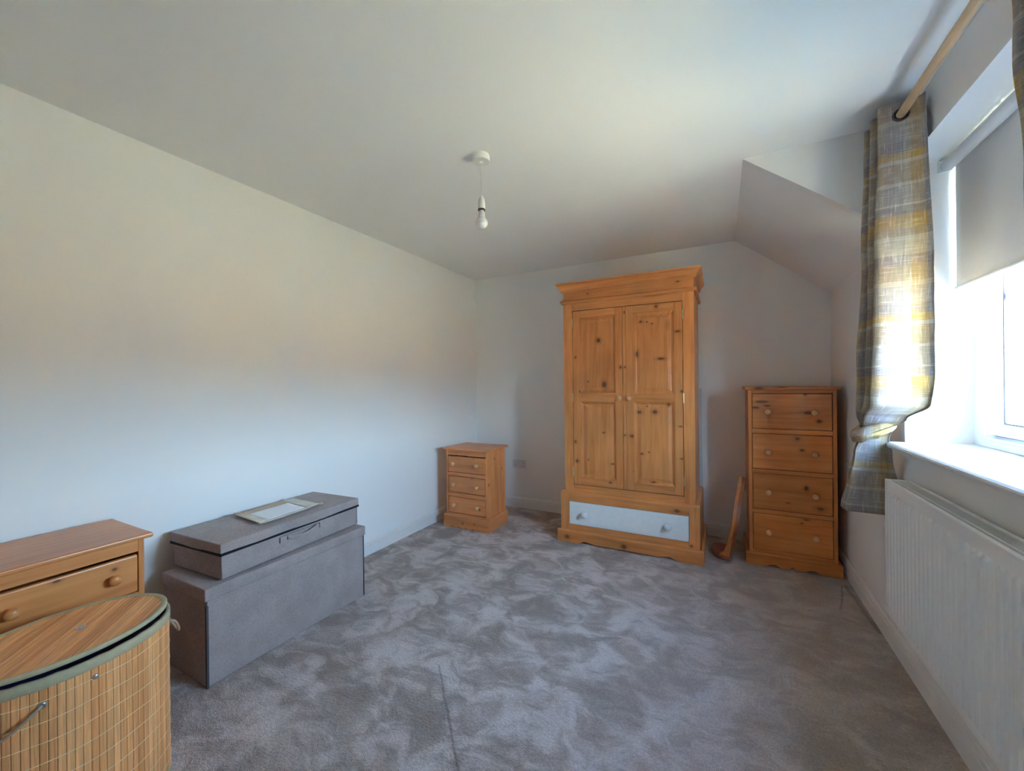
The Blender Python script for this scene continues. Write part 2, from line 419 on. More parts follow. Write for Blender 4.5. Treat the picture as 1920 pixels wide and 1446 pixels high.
# skirting boards: ogee top with two grooves
SK = [(0, 0), (.016, 0), (.016, .066), (.0125, .069), (.0155, .073), (.0155, .091), (.011, .094), (.011, .097), (.0065, .104), (.003, .108), (0, .108)]
struct(MB().prism([(XL+a, z) for a, z in SK], 1, YF, YB).build('baseboard_left', M['gloss']))
struct(MB().prism([(XR-a, z) for a, z in SK], 1, YF, YB).build('baseboard_right', M['gloss']))
struct(MB().prism([(YB-a, z) for a, z in SK], 0, XL+.016, XR-.016).build('baseboard_back', M['gloss']))
struct(MB().prism([(YF+a, z) for a, z in SK], 0, XL+.016, XR-.016).build('baseboard_front', M['gloss']))
# window board
nose = [(.935, .962), (.935, .992), (.664, .992), (.653, .989), (.647, .983), (.645, .977), (.647, .971), (.653, .965), (.664, .962)]
sl = MB().prism(nose, 1, 1.07, 2.350); sl.box(XR, .935, 2.350, W1, .962, .992); sl.box(XR, .935, W0, 1.07+.03, .962, .992)
# rounded horn
hp = [(.664+.0, 2.350), (.650, 2.350), (.654, 2.356), (.664, 2.360), (.715, 2.362), (.715, 2.350)]
sl.prism(hp, 2, .966, .990)
struct(sl.build('trim_1', M['gloss'], bevel=.0), 'white gloss window sill with rounded nose')

# window
win = struct(empty('window_1', (.93, (W0+W1)/2, WZ0)), 'white plastic framed window with glazing bars')
def wpart(mb, name, mat, bevel=0, parent=win, base=win.location):
    mb.v = [(x-base[0], y-base[1], z-base[2]) for x, y, z in mb.v]
    o = mb.build(name, mat, parent, bevel)
    return o
FW = .095
def member(axis, a, b, p0, p1, inward, xf, xb):
    """frame member: moulded section; runs along axis (1=y, 2=z) a..b, across p0 (outer) .. p1 (inner edge)"""
    mb = MB(); w_ = p1-p0
    pts = [(xb, p0), (xf+.004, p0), (xf, p0+w_*.05), (xf, p0+w_*.55), (xf+.004, p0+w_*.62), (xf+.004, p0+w_*.80), (xf+.012, p1), (xb, p1)]
    if axis == 2: mb.prism(pts, 2, a, b)
    else: mb.prism(pts, 1, a, b)
    return mb
for nm, mb in (('frame_jamb', member(2, WZ0, WZ1, W1, W1-FW, -1, .93, 1.0)), ('frame_jamb', member(2, WZ0, WZ1, W0, W0+FW, 1, .93, 1.0)),
               ('frame_rail', member(1, W0+.02, W1-.02, WZ0, WZ0+.05, 1, .929, 1.0)), ('frame_rail', member(1, W0+.02, W1-.02, WZ1, WZ1-.05, -1, .929, 1.0)),
               ('mullion', MB().box(.93, 1.0, 1.700, 1.774, WZ0+.05, WZ1-.05))):
    wpart(mb, nm, M['upvc'])
for ya, yb in ((W1-FW, 1.774), (W0+FW, 1.700)):
    sg = 1 if yb > ya else -1
    za, zb = WZ0+.05, WZ1-.05
    g = MB()
    for (p, q) in ((ya, ya+sg*.008),): g.box(.940, .99, min(p, q), max(p, q), za, zb)
    g.box(.940, .99, min(yb, yb-sg*.006), max(yb, yb-sg*.006), za, zb); g.box(.940, .99, min(ya, yb), max(ya, yb), za, za+.005); g.box(.940, .99, min(ya, yb), max(ya, yb), zb-.005, zb)
    wpart(g, 'gasket', M['gasket'])
    a, b = ya+sg*.008, yb-sg*.006
    za += .005; zb -= .005
    st = .10
    sash = MB()
    for mb in (member(2, za, zb, a, a+sg*st, 1, .922, .956), member(2, za, zb, b, b-sg*st*.9, 1, .922, .956),
               member(1, min(a, b)+.02, max(a, b)-.02, za, za+.048, 1, .9215, .956), member(1, min(a, b)+.02, max(a, b)-.02, zb, zb-.048, 1, .9215, .956)):
        o_ = len(sash.v); sash.v += mb.v
        for f_, m_i in zip(mb.f, mb.m): sash.face([o_+i for i in f_], m_i)
    so = wpart(sash, 'sash', M['upvc'])
    ga, gb = a+sg*st, b-sg*st*.9
    lo, hi = min(ga, gb), max(ga, gb)
    gk = MB()
    for (y0, y1) in ((lo-.0005, lo+.003), (hi-.003, hi+.0005)): gk.box(.930, .935, y0, y1, za+.048, zb-.048)
    gk.box(.930, .935, lo, hi, za+.0475, za+.050)
    wpart(gk, 'glazing_seal', M['gasket'], 0, so)
    wpart(MB().box(.946, .950, lo-.004, hi+.004, za+.044, zb-.044), 'pane', M['glass'], 0, so)
    for zc in (1.570, 1.92):
        wpart(MB().box(.937, .960, lo, hi, zc-.010, zc+.010), 'glazing_bar', M['upvc'], .003, so)

# ================================================================== OUTSIDE
struct(MB().box(1.3, 160, -90, 150, -2.9, -2.8).build('ground', M['ground']), 'pale paved street outside')
def house(x, y0, y1, zt, label):
    h = empty('house', (x, (y0+y1)/2, -2.8)); W = (y1-y0)/2; H = zt+2.8
    MB().box(0, 8, -W, W, 0, H).build('wall', M['brick'], h)
    MB().prism([(-.4, H-.1), (4, H+2.6), (8.4, H-.1), (8.4, H), (4, H+2.8), (-.4, H+.05)], 1, -W-.2, W+.2).build('roof', M['slate'], h)
    MB().box(-.12, 0, -W, W, H-.35, H-.1).build('fascia', M['upvc'], h)
    for yy in (-W*.62, W*.62):
        for z0 in (.9, 3.3):
            f_ = MB().box(-.04, .06, yy-.6, yy+.6, z0, z0+1.15).build('window', M['upvc'], h)
            MB().box(-.05, .02, yy-.53, yy-.03, z0+.08, z0+1.07).build('pane', M['dkglass'], f_)
            MB().box(-.05, .02, yy+.03, yy+.53, z0+.08, z0+1.07).build('pane', M['dkglass'], f_)
            MB().box(-.06, .1, yy-.7, yy+.7, z0+1.16, z0+1.34).build('lintel', M['gloss'], h)
    d_ = MB().box(-.05, .06, -.5, .5, 0, 2.05).build('door', M['slate'], h)
    return tag(h, label, 'building')
house(20, 35.4, 44.6, 2.85, 'red brick house seen through the right edge of the window')
# unseen terrace added across the street to shape the daylight on the left wall
ter = empty('added_terrace', (27, -4, -2.8))
MB().box(0, 8, -37, 37, 0, 4.5).build('wall', M['buff'], ter)
MB().prism([(-.4, 4.4), (4, 6.3), (8.4, 4.4), (8.4, 4.55), (4, 6.5), (-.4, 4.55)], 1, -37.3, 37.3).build('roof', M['slate'], ter)
for i in range(12):
    for z0 in (.9, 3.1):
        f_ = MB().box(-.04, .06, -34.6+i*6.2, -33.2+i*6.2, z0, z0+1.15).build('window', M['upvc'], ter)
        MB().box(-.05, .02, -34.5+i*6.2, -33.3+i*6.2, z0+.08, z0+1.07).build('pane', M['dkglass'], f_)
tag(ter, 'unseen long row of buff brick terraced houses, added to shape the daylight', 'building')

# ================================================================== PINE FURNITURE
def knob(parent, pos, r, mat, direction=(0, -1, 0)):
    prof = [(r*.62, 0), (r*.60, r*.12), (r*.42, r*.30), (r*.40, r*.55), (r*.62, r*.80), (r*.92, r*1.05), (r*1.0, r*1.35), (r*.92, r*1.62), (r*.66, r*1.84), (r*.30, r*1.94), (0.0, r*1.96)]
    o = MB().lathe(prof, (0, 0, 0), direction, 20).build('knob', mat, parent, smooth=True, loc=pos)
    return o

def scallop(w, feet, kind, z=0.0):
    """bottom edge of a plinth front from x=-w to x=w, as (x, z) points left to right"""
    pts = []
    N = 64
    for i in range(N+1):
        x = -w + 2*w*i/N; a = abs(x)
        if kind == 'wardrobe':                 # two long arches either side of a low point
            if .17 < a < .355:
                t_ = (a-.17)/(.355-.17); zz = .036*(t_**1.3)*1.0 if t_ < .72 else .036*(.72**1.3)*(1-((t_-.72)/.28)**2)
                zz = max(zz, .010*(1-t_)) 
            elif a <= .17: zz = .010
            else: zz = 0
        elif kind == 'chest':
            if a < .018: zz = .022*(1-(a/.018)**2)
            elif .06 < a < .155: zz = .020*math.sin((a-.06)/.095*PI)
            else: zz = 0.004 if a < .155 else 0
        else:
            zz = 0
            for c0, r0 in ((0, .014), (.075, .013), (.145, .015)):
                if abs(a-c0) < r0: zz = .016*(1-((a-c0)/r0)**2)
            if zz == 0 and a < .15: zz = .003
        pts.append((x, zz+z))
    return pts

def plinth(parent, w, y0, depth, h, kind, mats, thick=.02, cap=.012, mknots=()):
    """front board with a cut-out bottom edge, two sides and a moulded top edge"""
    f = MB()
    low = scallop(w, 0, kind)
    prof = low + [(w, h-cap), (-w, h-cap)]
    f.prism(prof, 1, y0, y0+thick)
    # sloped cap
    f.prism([(y0, h-cap), (y0+thick, h-cap), (y0+thick, h), (y0+thick*.55, h), (y0+thick*.2, h-cap*.45)], 0, -w, w)
    f.build('plinth_front', mats[0], parent)
    for sx_ in (-1, 1):
        s_ = MB(); xa, xb = sx_*w, sx_*(w-thick)
        s_.box(min(xa, xb), max(xa, xb), y0+thick, y0+depth, 0, h-cap)
        s_.prism([(xa, h-cap), (xb, h-cap), (xb, h), (xa-sx_*thick*.45, h), (xa-sx_*thick*.15, h-cap*.45)], 1, y0+thick, y0+depth)
        s_.build('plinth_side', mats[1], parent)

def drawer(parent, x0, x1, y, z0, z1, knobs, kr, mat, kmat, thick=.018, gap=.0035, top_bevel=.004):
    d = MB().box(x0+gap, x1-gap, y, y+thick, z0+gap, z1-gap).build('drawer', mat, parent, bevel=top_bevel, seg=3)
    for kx, kz in knobs: knob(d, (kx, y-.0005, kz), kr, kmat)
    return d

# ------------------------------------------------------------------ wardrobe
def make_wardrobe():
    t = empty('wardrobe', (-.652, 3.055, 0))
    T = 0
    px, pz, py = pine('x', T), pine('z', T), pine('y', T)
    plinth(t, .536, 0, .630, .097, 'wardrobe', (pine('x', T, ((-.455, .042, .020, .017), (-.008, .038, .024, .020), (-.008, .006, .010, .014))), py))
    # drawer base
    b = MB(); W = .511; f = .017
    b.box(-W, -.441, f, f+.022, .095, .392, 1); b.box(.441, W, f, f+.022, .095, .392, 1)
    b.box(-.441, .441, f, f+.022, .095, .143, 0); b.box(-.441, .441, f, f+.022, .326, .392, 0)
    b.prism([(f, .392), (f+.045, .392), (f+.045, .404), (f+.022, .404), (f+.006, .398)], 0, -W, W, 0)
    kb = ((.363, .352, .020, .013), (.455, .118, .012, .012))
    b.build('base_front', [pine('x', T, kb), pine('z', T, kb)], t, bevel=.0015)
    for s_ in (-1, 1):
        m = MB(); xa, xb = s_*W, s_*(W-.022)
        m.box(min(xa, xb), max(xa, xb), f+.022, .63, .095, .392)
        m.prism([(xa, .392), (xb-s_*.015, .392), (xb-s_*.015, .404), (xb, .404), (xa-s_*.006, .398)], 1, f+.022, .63)
        m.build('base_side', py, t, bevel=.0015)
    MB().box(-W+.022, W-.022, f+.045, .62, .38, .398).build('base_top', px, t)
    d = MB().box(-.4385, .4385, f-.004, f+.016, .1455, .3235).build('drawer', M['whitep'], t, bevel=.003); d['label'] = 'white painted drawer front'
    for kx in (-.303, .305): knob(d, (kx, f-.0045, .238), .026, M['whitep'])
    # carcass
    W = .4835; f = .045; z0, z1 = .398, 2.0
    for s_ in (-1, 1):
        xa, xb = s_*W, s_*(W-.020)
        MB().box(min(xa, xb), max(xa, xb), f+.022, .60, z0, z1).build('side_panel', pz, t, bevel=.001)
        xa, xb = s_*W, s_*(.4105)
        MB().box(min(xa, xb), max(xa, xb), f, f+.022, z0, 1.92).build('stile', pz, t, bevel=.0012)
    MB().box(-.4105, .4105, f, f+.022, z0, .4525).build('bottom_rail', px, t, bevel=.001)
    MB().box(-.4105, .4105, f, f+.022, 1.8475, 1.92).build('top_rail', px, t, bevel=.001)
    MB().box(-W+.02, W-.02, .59, .60, z0, z1).build('back_panel', pz, t)
    MB().box(-W, W, f, f+.022, 1.92, z1+.02).build('frieze', pine('x', T, ((.38, 1.985, .012, .006), (-.28, 1.972, .008, .006))), t)
    MB().box(-W+.02, W-.02, f+.022, .59, 1.99, 2.01).build('carcass_top', px, t)
    # bead
    bead = [(0, 1.906), (-.014, 1.906), (-.020, 1.913), (-.022, 1.921), (-.018, 1.929), (-.008, 1.936), (0, 1.938)]
    corn = [(0, 1.992), (-.006, 1.992), (-.008, 2.000), (-.016, 2.002), (-.020, 2.010), (-.022, 2.020), (-.030, 2.034), (-.040, 2.044), (-.043, 2.046), (-.043, 2.054), (-.050, 2.056), (-.050, 2.068), (0, 2.068)]
    for nm, pr in (('bead_moulding', bead), ('cornice', corn)):
        ov = -min(p[0] for p in pr)
        m = MB()
        # mitred three-sided moulding swept round front and sides
        path = [(-W, .60), (-W, f), (W, f), (W, .60)]
        dirs = [(-1, 0), (-1, -1), (1, -1), (1, 0)]
        rows = []
        for (x, y), (dx, dy) in zip(path, dirs):
            rows.append([(x+dx*(-a), y+dy*(-a), z) for a, z in pr])
        m.grid([list(r_) + [r_[0]] for r_ in rows])
        n_ = len(pr)+1
        m.face([i for i in range(n_-1)]); m.face([3*n_+i for i in range(n_-1)])
        smooth_angle(m.build(nm, px, t), 35)
    MB().box(-W-.045, W+.045, f-.045, .60, 2.062, 2.069).build('top_board', px, t)
    # doors
    def door(x0, x1, pnl, knobx, hx, kn_frame, kn_panel):
        z0_, z1_ = .4570, 1.8430; yb = f+.001
        (a0, a1), (u0, u1), (l0, l1) = pnl
        m = MB(); th = .021
        m.box(x0, a0, yb, yb+th, z0_, z1_, 0); m.box(a1, x1, yb, yb+th, z0_, z1_, 0)
        m.box(a0, a1, yb, yb+th, u1, z1_, 1); m.box(a0, a1, yb, yb+th, l1, u0, 1); m.box(a0, a1, yb, yb+th, z0_, l0, 1)
        d = m.build('door', [pine('z', T, kn_frame), pine('x', T, kn_frame)], t, bevel=.0012)
        for (b0, b1) in ((u0, u1), (l0, l1)):
            # moulded opening then a fielded panel
            p = MB()
            rings = [(0, .0005), (.002, .005), (.006, .006), (.016, .016), (.019, .0175), (.022, .0175), (.044, .0115), (.045, .0085), (.048, .0085)]
            rows = []
            for ins, dep in rings:
                rows.append([(a0+ins, yb+dep, b0+ins), (a1-ins, yb+dep, b0+ins), (a1-ins, yb+dep, b1-ins), (a0+ins, yb+dep, b1-ins)])
            p.grid(rows, closed=True); o_ = (len(rings)-1)*4; p.face((o_, o_+1, o_+2, o_+3))
            rb = [(a0, yb+.0205, b0), (a1, yb+.0205, b0), (a1, yb+.0205, b1), (a0, yb+.0205, b1)]
            q = len(p.v); p.v += rb; p.face((q, q+1, q+2, q+3))
            for i in range(4): p.face((i, (i+1) % 4, q+(i+1) % 4, q+i))
            p.build('panel', pine('z', T, kn_panel), d)
        knob(d, (knobx, yb-.0005, 1.150), .019, pine('y', 5))
        for hz in (1.750, 1.152, .560):
            MB().box(hx-.004, hx+.004, yb-.003, yb+.004, hz-.034, hz+.034).lathe([(.004, -.034), (.004, .034)], (hx, yb-.003, hz), (0, 0, 1), 8).build('hinge', M['brass'], d)
        return d
    door(-.4065, -.0150, ((-.346, -.068), (1.190, 1.787), (.517, 1.120)), -.037, -.4095,
         ((-.385, 1.475, .008, .010), (-.030, 1.385, .010, .014), (-.352, 1.20, .006, .010), (-.392, .80, .010, .014), (-.380, .645, .014, .014), (-.115, .498, .012, .010)),
         ((-.157, 1.255, .022, .028), (-.20, 1.60, .018, .02), (-.165, .88, .012, .006), (-.29, .66, .006, .006), (-.10, .64, .014, .006), (-.285, 1.28, .007, .007)))
    d2 = door(.0115, .4065, ((.066, .351), (1.180, 1.787), (.513, 1.123)), .037, .4115,
         ((.232, 1.822, .014, .014), (.375, 1.63, .022, .010), (.40, 1.20, .010, .010), (.052, .865, .018, .012), (.075, .60, .012, .006), (.395, .72, .012, .006), (.39, .95, .016, .006)),
         ((.12, 1.72, .014, .010), (.165, 1.715, .007, .006), (.20, 1.70, .010, .005), (.09, 1.48, .014, .03), (.26, 1.44, .030, .010), (.105, 1.045, .018, .012), (.215, 1.05, .020, .016), (.16, 1.09, .006, .006), (.12, .735, .012, .008), (.17, .75, .006, .006), (.31, 1.105, .012, .012), (.20, .530, .02, .006)))
    m = MB(); m.box(-.0125, .0105, f-.004, f+.019, .4555, 1.8445)
    m.build('meeting_bead', pine('z', T, ((0.004, 1.385, .008, .010), (.004, 1.80, .006, .012), (0.0, .87, .008, .010))), d2, bevel=.004)
    tag(t, 'tall two door pine wardrobe with white drawer below', 'wardrobe')
    return t
make_wardrobe()

# ------------------------------------------------------------------ tall chest of four drawers
def make_tall_chest():
    t = empty('chest_of_drawers', (.409, 3.238, 0)); T = 1
    px, pz, py = pine('x', T), pine('z', T), pine('y', T)
    plinth(t, .268, 0, .415, .084, 'chest', (px, py), .018, .008)
    W, f = .2465, .020
    for s_ in (-1, 1):
        xa, xb = s_*W, s_*(W-.0215)
        MB().box(min(xa, xb), max(xa, xb), f, .40, .076, 1.206).build('side_panel', pz, t, bevel=.0015)
    MB().box(-W+.0215, W-.0215, .39, .398, .08, 1.206).build('back_panel', pz, t)
    zs = ((.938, 1.184), (.660, .908), (.384, .634), (.107, .358))
    rails = ((1.184, 1.206), (.908, .938), (.634, .660), (.358, .384), (.078, .107))
    for a, b in rails: MB().box(-W+.0215, W-.0215, f+.001, f+.03, a, b).build('rail', px, t, bevel=.001)
    kn = (((-.204, 1.085, .030, .010), (-.135, 1.098, .024, .008), (-.165, 1.125, .05, .012), (.10, 1.055, .030, .012), (.155, 1.00, .017, .011), (.08, 1.175, .008, .01)),
          ((.035, .880, .014, .012), (.060, .805, .014, .009)),
          ((.082, .555, .014, .017), (-.02, .445, .012, .005)),
          ((.055, .320, .010, .006), (.08, .345, .02, .006)))
    kz = (1.058, .783, .509, .235)
    for (a, b), k_, z in zip(zs, kn, kz):
        drawer(t, -W+.0215, W-.0215, f-.002, a, b, ((-.131, z), (.127, z)), .0195, pine('x', T, k_), pine('y', 5))
    top = [(-.268, .010), (-.268, .405), (.268, .405), (.268, .010)]
    m = MB(); m.box(-.268, .268, 0, .41, 1.206, 1.229)
    m.build('top', pine('x', T, ((-.185, 1.218, .030, .012), (-.05, 1.225, .03, .004))), t, bevel=.006, seg=3)
    tag(t, 'tall narrow pine chest with four drawers by the curtain', 'chest')
    return t
make_tall_chest()

# ------------------------------------------------------------------ bedside cabinets (same make, one at each end of the left wall)
def make_bedside(loc, rz, T, kt, label, kn):
    t = empty('bedside_cabinet', loc, rz)
    px, pz, py = pine('x', T), pine('z', T), pine('y', T)
    plinth(t, .2355, 0, .350, .112, 'bedside', (pine('x', T, ((-.03, .05, .008, .008), (.09, .06, .006, .006))), py), .018, .012)
    W, f = .2125, .020
    for s_ in (-1, 1):
        xa, xb = s_*W, s_*(W-.0175)
        MB().box(min(xa, xb), max(xa, xb), f, .342, .10, .686).build('side_panel', pine('z', T, ((.15, .61, .008, .010), (.05, .40, .010, .012), (.28, .50, .006, .008)), 'yz'), t, bevel=.0015)
    MB().box(-W+.0175, W-.0175, .333, .341, .10, .686).build('back_panel', pz, t)
    zs = ((.486, .640), (.305, .456), (.122, .273))
    for a, b in ((.640, .686), (.456, .486), (.273, .305), (.102, .122)):
        MB().box(-W+.0175, W-.0175, f+.001, f+.03, a, b).build('rail', px, t, bevel=.001)
    for i, ((a, b), z) in enumerate(zip(zs, (.569, .384, .204))):
        out = .004 if (i == 0) else .0
        drawer(t, -W+.0175, W-.0175, f-.001-out, a+.001, b-(.006 if i == 0 else .001), ((-.120, z-.003), (.120, z-.003)), .0185, pine('x', T, kn[i]), pine('y', kt), top_bevel=.006)
    MB().box(-.2345, .2345, 0, .372, .686, .704).build('top', pine('x', T), t, bevel=.006, seg=3)
    tag(t, label, 'bedside cabinet')
    return t
make_bedside((-1.994, 2.925, 0), 0, 2, 5, 'small three drawer pine bedside cabinet in the far corner', (((.08, .62, .006, .005),), ((.06, .445, .006, .004),), ((.135, .185, .008, .008),)))
make_bedside((-1.962, .508, 0), R(90), 3, 3, 'pine bedside cabinet behind the bamboo laundry hamper', (((.125, .600, .009, .007), (-.02, .62, .012, .006)), (), ()))

# ------------------------------------------------------------------ wooden wall shelf leaning between wardrobe and chest
def make_leaning_shelf():
    t = empty('wall_shelf', (.055, 3.205, .004)); t.rotation_euler = (0, R(9.5), R(3))
    T = 4
    # plank with a wavy front edge (y small = towards the camera)
    N = 40; L = .585
    front = []
    for i in range(N+1):
        z = L*i/N; q = z/L
        y = .012 + .05*q + .022*math.sin(q*PI*3.2) * (1-q*.5)
        if q > .88: y += .05*((q-.88)/.12)**2
        front.append((y, z))
    prof = front + [(.235, L*.8), (.24, 0)]
    MB().prism(prof, 0, -.022, 0).build('plank', pine('z', 4), t, bevel=.0015)
    MB().prism([(y-.001, z) for y, z in front] + [(y+.020, z) for y, z in front[::-1]], 0, -.044, -.022).build('front_lip', pine('z', 1), t, bevel=.002)
    # D shaped end bracket lying on the carpet
    D = [(-.020, .0), (-.020, .255), (-.050, .262)]
    for i in range(15):
        a = R(80) - R(160)*i/14
        D.append((-.055-.072*math.cos(a), .135+.127*math.sin(a)))
    D.append((-.050, .004))
    MB().prism(D, 2, .0, .024).build('end_bracket', pine('x', 4), t, bevel=.004)
    br = [(-.022, .020), (-.022, .165), (-.030, .160), (-.036, .120), (-.055, .085), (-.058, .055), (-.085, .020)]
    MB().prism(br, 1, .014, .034).build('corner_brace', pine('z', 1), t, bevel=.002)
    tag(t, 'small dark wooden wall shelf leaning against the tall chest', 'shelf')
make_leaning_shelf()

# thin flat board pushed behind the wardrobe
o = MB().box(-.95, -.147, 3.6865, 3.6930, .0, 1.215).build('thin_board', M['panelg'], None, bevel=.001)
tag(o, 'thin grey board standing behind the pine wardrobe', 'board')

# ================================================================== STORAGE BOXES
def soft_box(x0, x1, y0, y1, z0, z1, bulge=0.0, n=14, seed=0, flip=0):
    """upholstered box: subdivided faces that bulge a little, edges stay put"""
    bm = bmesh.new(); bmesh.ops.create_cube(bm, size=1.0)
    bmesh.ops.subdivide_edges(bm, edges=bm.edges[:], cuts=n, use_grid_fill=True)
    mb = MB(); cx_, cy_, cz_ = (x0+x1)/2, (y0+y1)/2, (z0+z1)/2; sx_, sy_, sz_ = x1-x0, y1-y0, z1-z0
    for v in bm.verts:
        p = v.co*2
        fx, fy, fz = (1-p.x*p.x), (1-p.y*p.y), (1-p.z*p.z)
        q = Vector((cx_+p.x*sx_/2, cy_+p.y*sy_/2, cz_+p.z*sz_/2))
        nz = mnoise.noise(Vector((q.x*6+seed, q.y*6, q.z*9)))
        if abs(p.x) > .999: q.x += math.copysign(1, p.x)*bulge*(fy*fz*(1+nz))
        if abs(p.y) > .999: q.y += math.copysign(1, p.y)*bulge*(fx*fz*(1+nz))
        if p.z > .999: q.z += bulge*fx*fy*nz*1.2
        mb.v.append(tuple(q))
    bm.verts.index_update()
    for f in bm.faces: mb.face([v.index for v in f.verts])
    bm.free(); return mb

def make_box(name, loc, rz, L, D, H, lid, label, upper):
    """local: x = towards the room (front at x=0), y along the wall"""
    t = empty(name, loc, rz)
    hb = H-lid
    smooth_angle(soft_box(-D, 0, -L/2, L/2, 0, hb, .004, seed=L*9).build('body', M['boxf'], t, bevel=.004))
    ov = .009
    smooth_angle(soft_box(-D-ov, ov, -L/2-ov, L/2+ov, hb, H, .0045 if not upper else .003, seed=L*5).build('lid', M['boxf'], t, bevel=.0065, seg=3))
    # piped corner seams
    for y in (-L/2, L/2):
        MB().tube([(.001, y, .004), (.001, y, hb-.003)], .0035, 6).build('piping', M['boxend'] if not upper else M['boxf'], t, smooth=True)
    if upper:
        b = MB(); e_ = .0102
        for (x0, x1, y0, y1) in ((-D-e_, e_, -L/2-e_, -L/2-e_+.004), (-D-e_, e_, L/2+e_-.004, L/2+e_), (e_-.004, e_, -L/2-e_, L/2+e_), (-D-e_, -D-e_+.004, -L/2-e_, L/2+e_)):
            b.box(x0, x1, y0, y1, hb-.003, hb+.010)
        b.build('black_binding', M['boxdark'], t, bevel=.0015)
        # webbing handle and its stitched slot
        pts = []
        for i in range(17):
            q = i/16; y = -.075+.175*q
            pts.append((.007+.016*math.sin(q*PI)**.7, y, .078 - .012*math.sin(q*PI)+.008*q))
        rows = [[(x, y, z-.010) for x, y, z in pts], [(x+.002, y, z) for x, y, z in pts], [(x, y, z+.010) for x, y, z in pts]]
        h = MB().grid(rows); ho = h.build('strap_handle', M['boxf'], t); md = ho.modifiers.new('thickness', 'SOLIDIFY'); md.thickness = .003
        MB().box(.004, .0065, -.118, -.114, .064, .092).box(.004, .0055, .115, .118, .066, .094).box(.004, .0055, -.114, .116, .093, .0945).build('label_slot', M['boxend'], t)
    else:
        MB().box(-.004, .0075, -L/2-.004, -L/2+.004, 0, hb-.02).build('corner_trim', M['boxend'], t)
    tag(t, label, 'storage box')
    return t
make_box('storage_box', (-1.925, 1.3185, 0), 0, .833, .350, .418, .053, 'large grey fabric storage box on the carpet under another', False)
ub = make_box('storage_box', (-1.955, 1.349, .4245), R(3.0), .765, .372, .158, .050, 'smaller grey fabric storage box with black binding, stacked on top', True)

# kraft envelope with a white address sheet, lying on the upper box
def curl_sheet(corners, z, curl, n=14, thick=.001):
    a, b, c_, d = [Vector(p) for p in corners]; rows = []
    for i in range(n+1):
        v = i/n; row = []
        for j in range(n+1):
            u = j/n
            p = a.lerp(b, u).lerp(d.lerp(c_, u), v)
            zz = z + curl(u, v)
            row.append((p.x, p.y, zz))
        rows.append(row)
    return MB().grid(rows)
ZT = .5895
env = empty('packing_envelope', (-2.15, 1.36, ZT))
def cl(u, v): return .0005 + .020*max(0, abs(u-.5)*2-.55)**1.5*(1-.2*v) + .004*max(0, .25-v) + .0015*math.sin(u*9+v*5)**2
def locs(c_): return [(x+2.15, y-1.36) for x, y in c_]
k_ = locs([(-1.992, 1.165), (-2.030, 1.520), (-2.300, 1.530), (-2.285, 1.200)])
o = curl_sheet([(x, y, 0) for x, y in k_], .001, cl).build('kraft_sheet', M['kraft'], env, smooth=True); md = o.modifiers.new('thickness', 'SOLIDIFY'); md.thickness = .0012
def strip(c4, dz, mat, name):
    a, b, c_, d = [Vector((x+2.15, y-1.36, 0)) for x, y in c4]; n = 12; rows = []
    K = [Vector((x, y, 0)) for x, y in k_]
    for i in range(n+1):
        row = []
        for j in range(n+1):
            p = a.lerp(b, j/n).lerp(d.lerp(c_, j/n), i/n)
            # find envelope (u, v) roughly for the curl height
            v_ = min(1, max(0, (K[0].x+(K[1].x-K[0].x)*.5 - p.x)/.285)); u_ = min(1, max(0, (p.y-K[0].y)/(K[1].y-K[0].y)))
            row.append((p.x, p.y, .001+cl(u_, v_)+dz))
        rows.append(row)
    o_ = MB().grid(rows).build(name, mat, env, smooth=True); m2 = o_.modifiers.new('thickness', 'SOLIDIFY'); m2.thickness = .0006
    return o_
strip([(-1.996, 1.175), (-2.026, 1.515), (-2.055, 1.515), (-2.030, 1.185)], .0012, M['tape'], 'tape_strip')
strip([(-1.996, 1.172), (-2.030, 1.225), (-2.285, 1.245), (-2.286, 1.200)], .0022, M['tape'], 'tape_strip')
strip([(-2.030, 1.455), (-2.028, 1.517), (-2.296, 1.526), (-2.290, 1.470)], .0022, M['tape'], 'tape_strip')
strip([(-2.026, 1.222), (-2.045, 1.440), (-2.218, 1.458), (-2.212, 1.236)], .0036, M['paper'], 'address_sheet')
# little torn flap at the far corner
f_ = MB().grid([[(.125, .155, .004), (.135, .175, .006)], [(.112, .165, .012), (.120, .180, .013)]]); fo = f_.build('torn_flap', M['kraft'], env); md = fo.modifiers.new('thickness', 'SOLIDIFY'); md.thickness = .001
tag(env, 'kraft envelope with taped white sheet lying on the storage boxes', 'envelope')

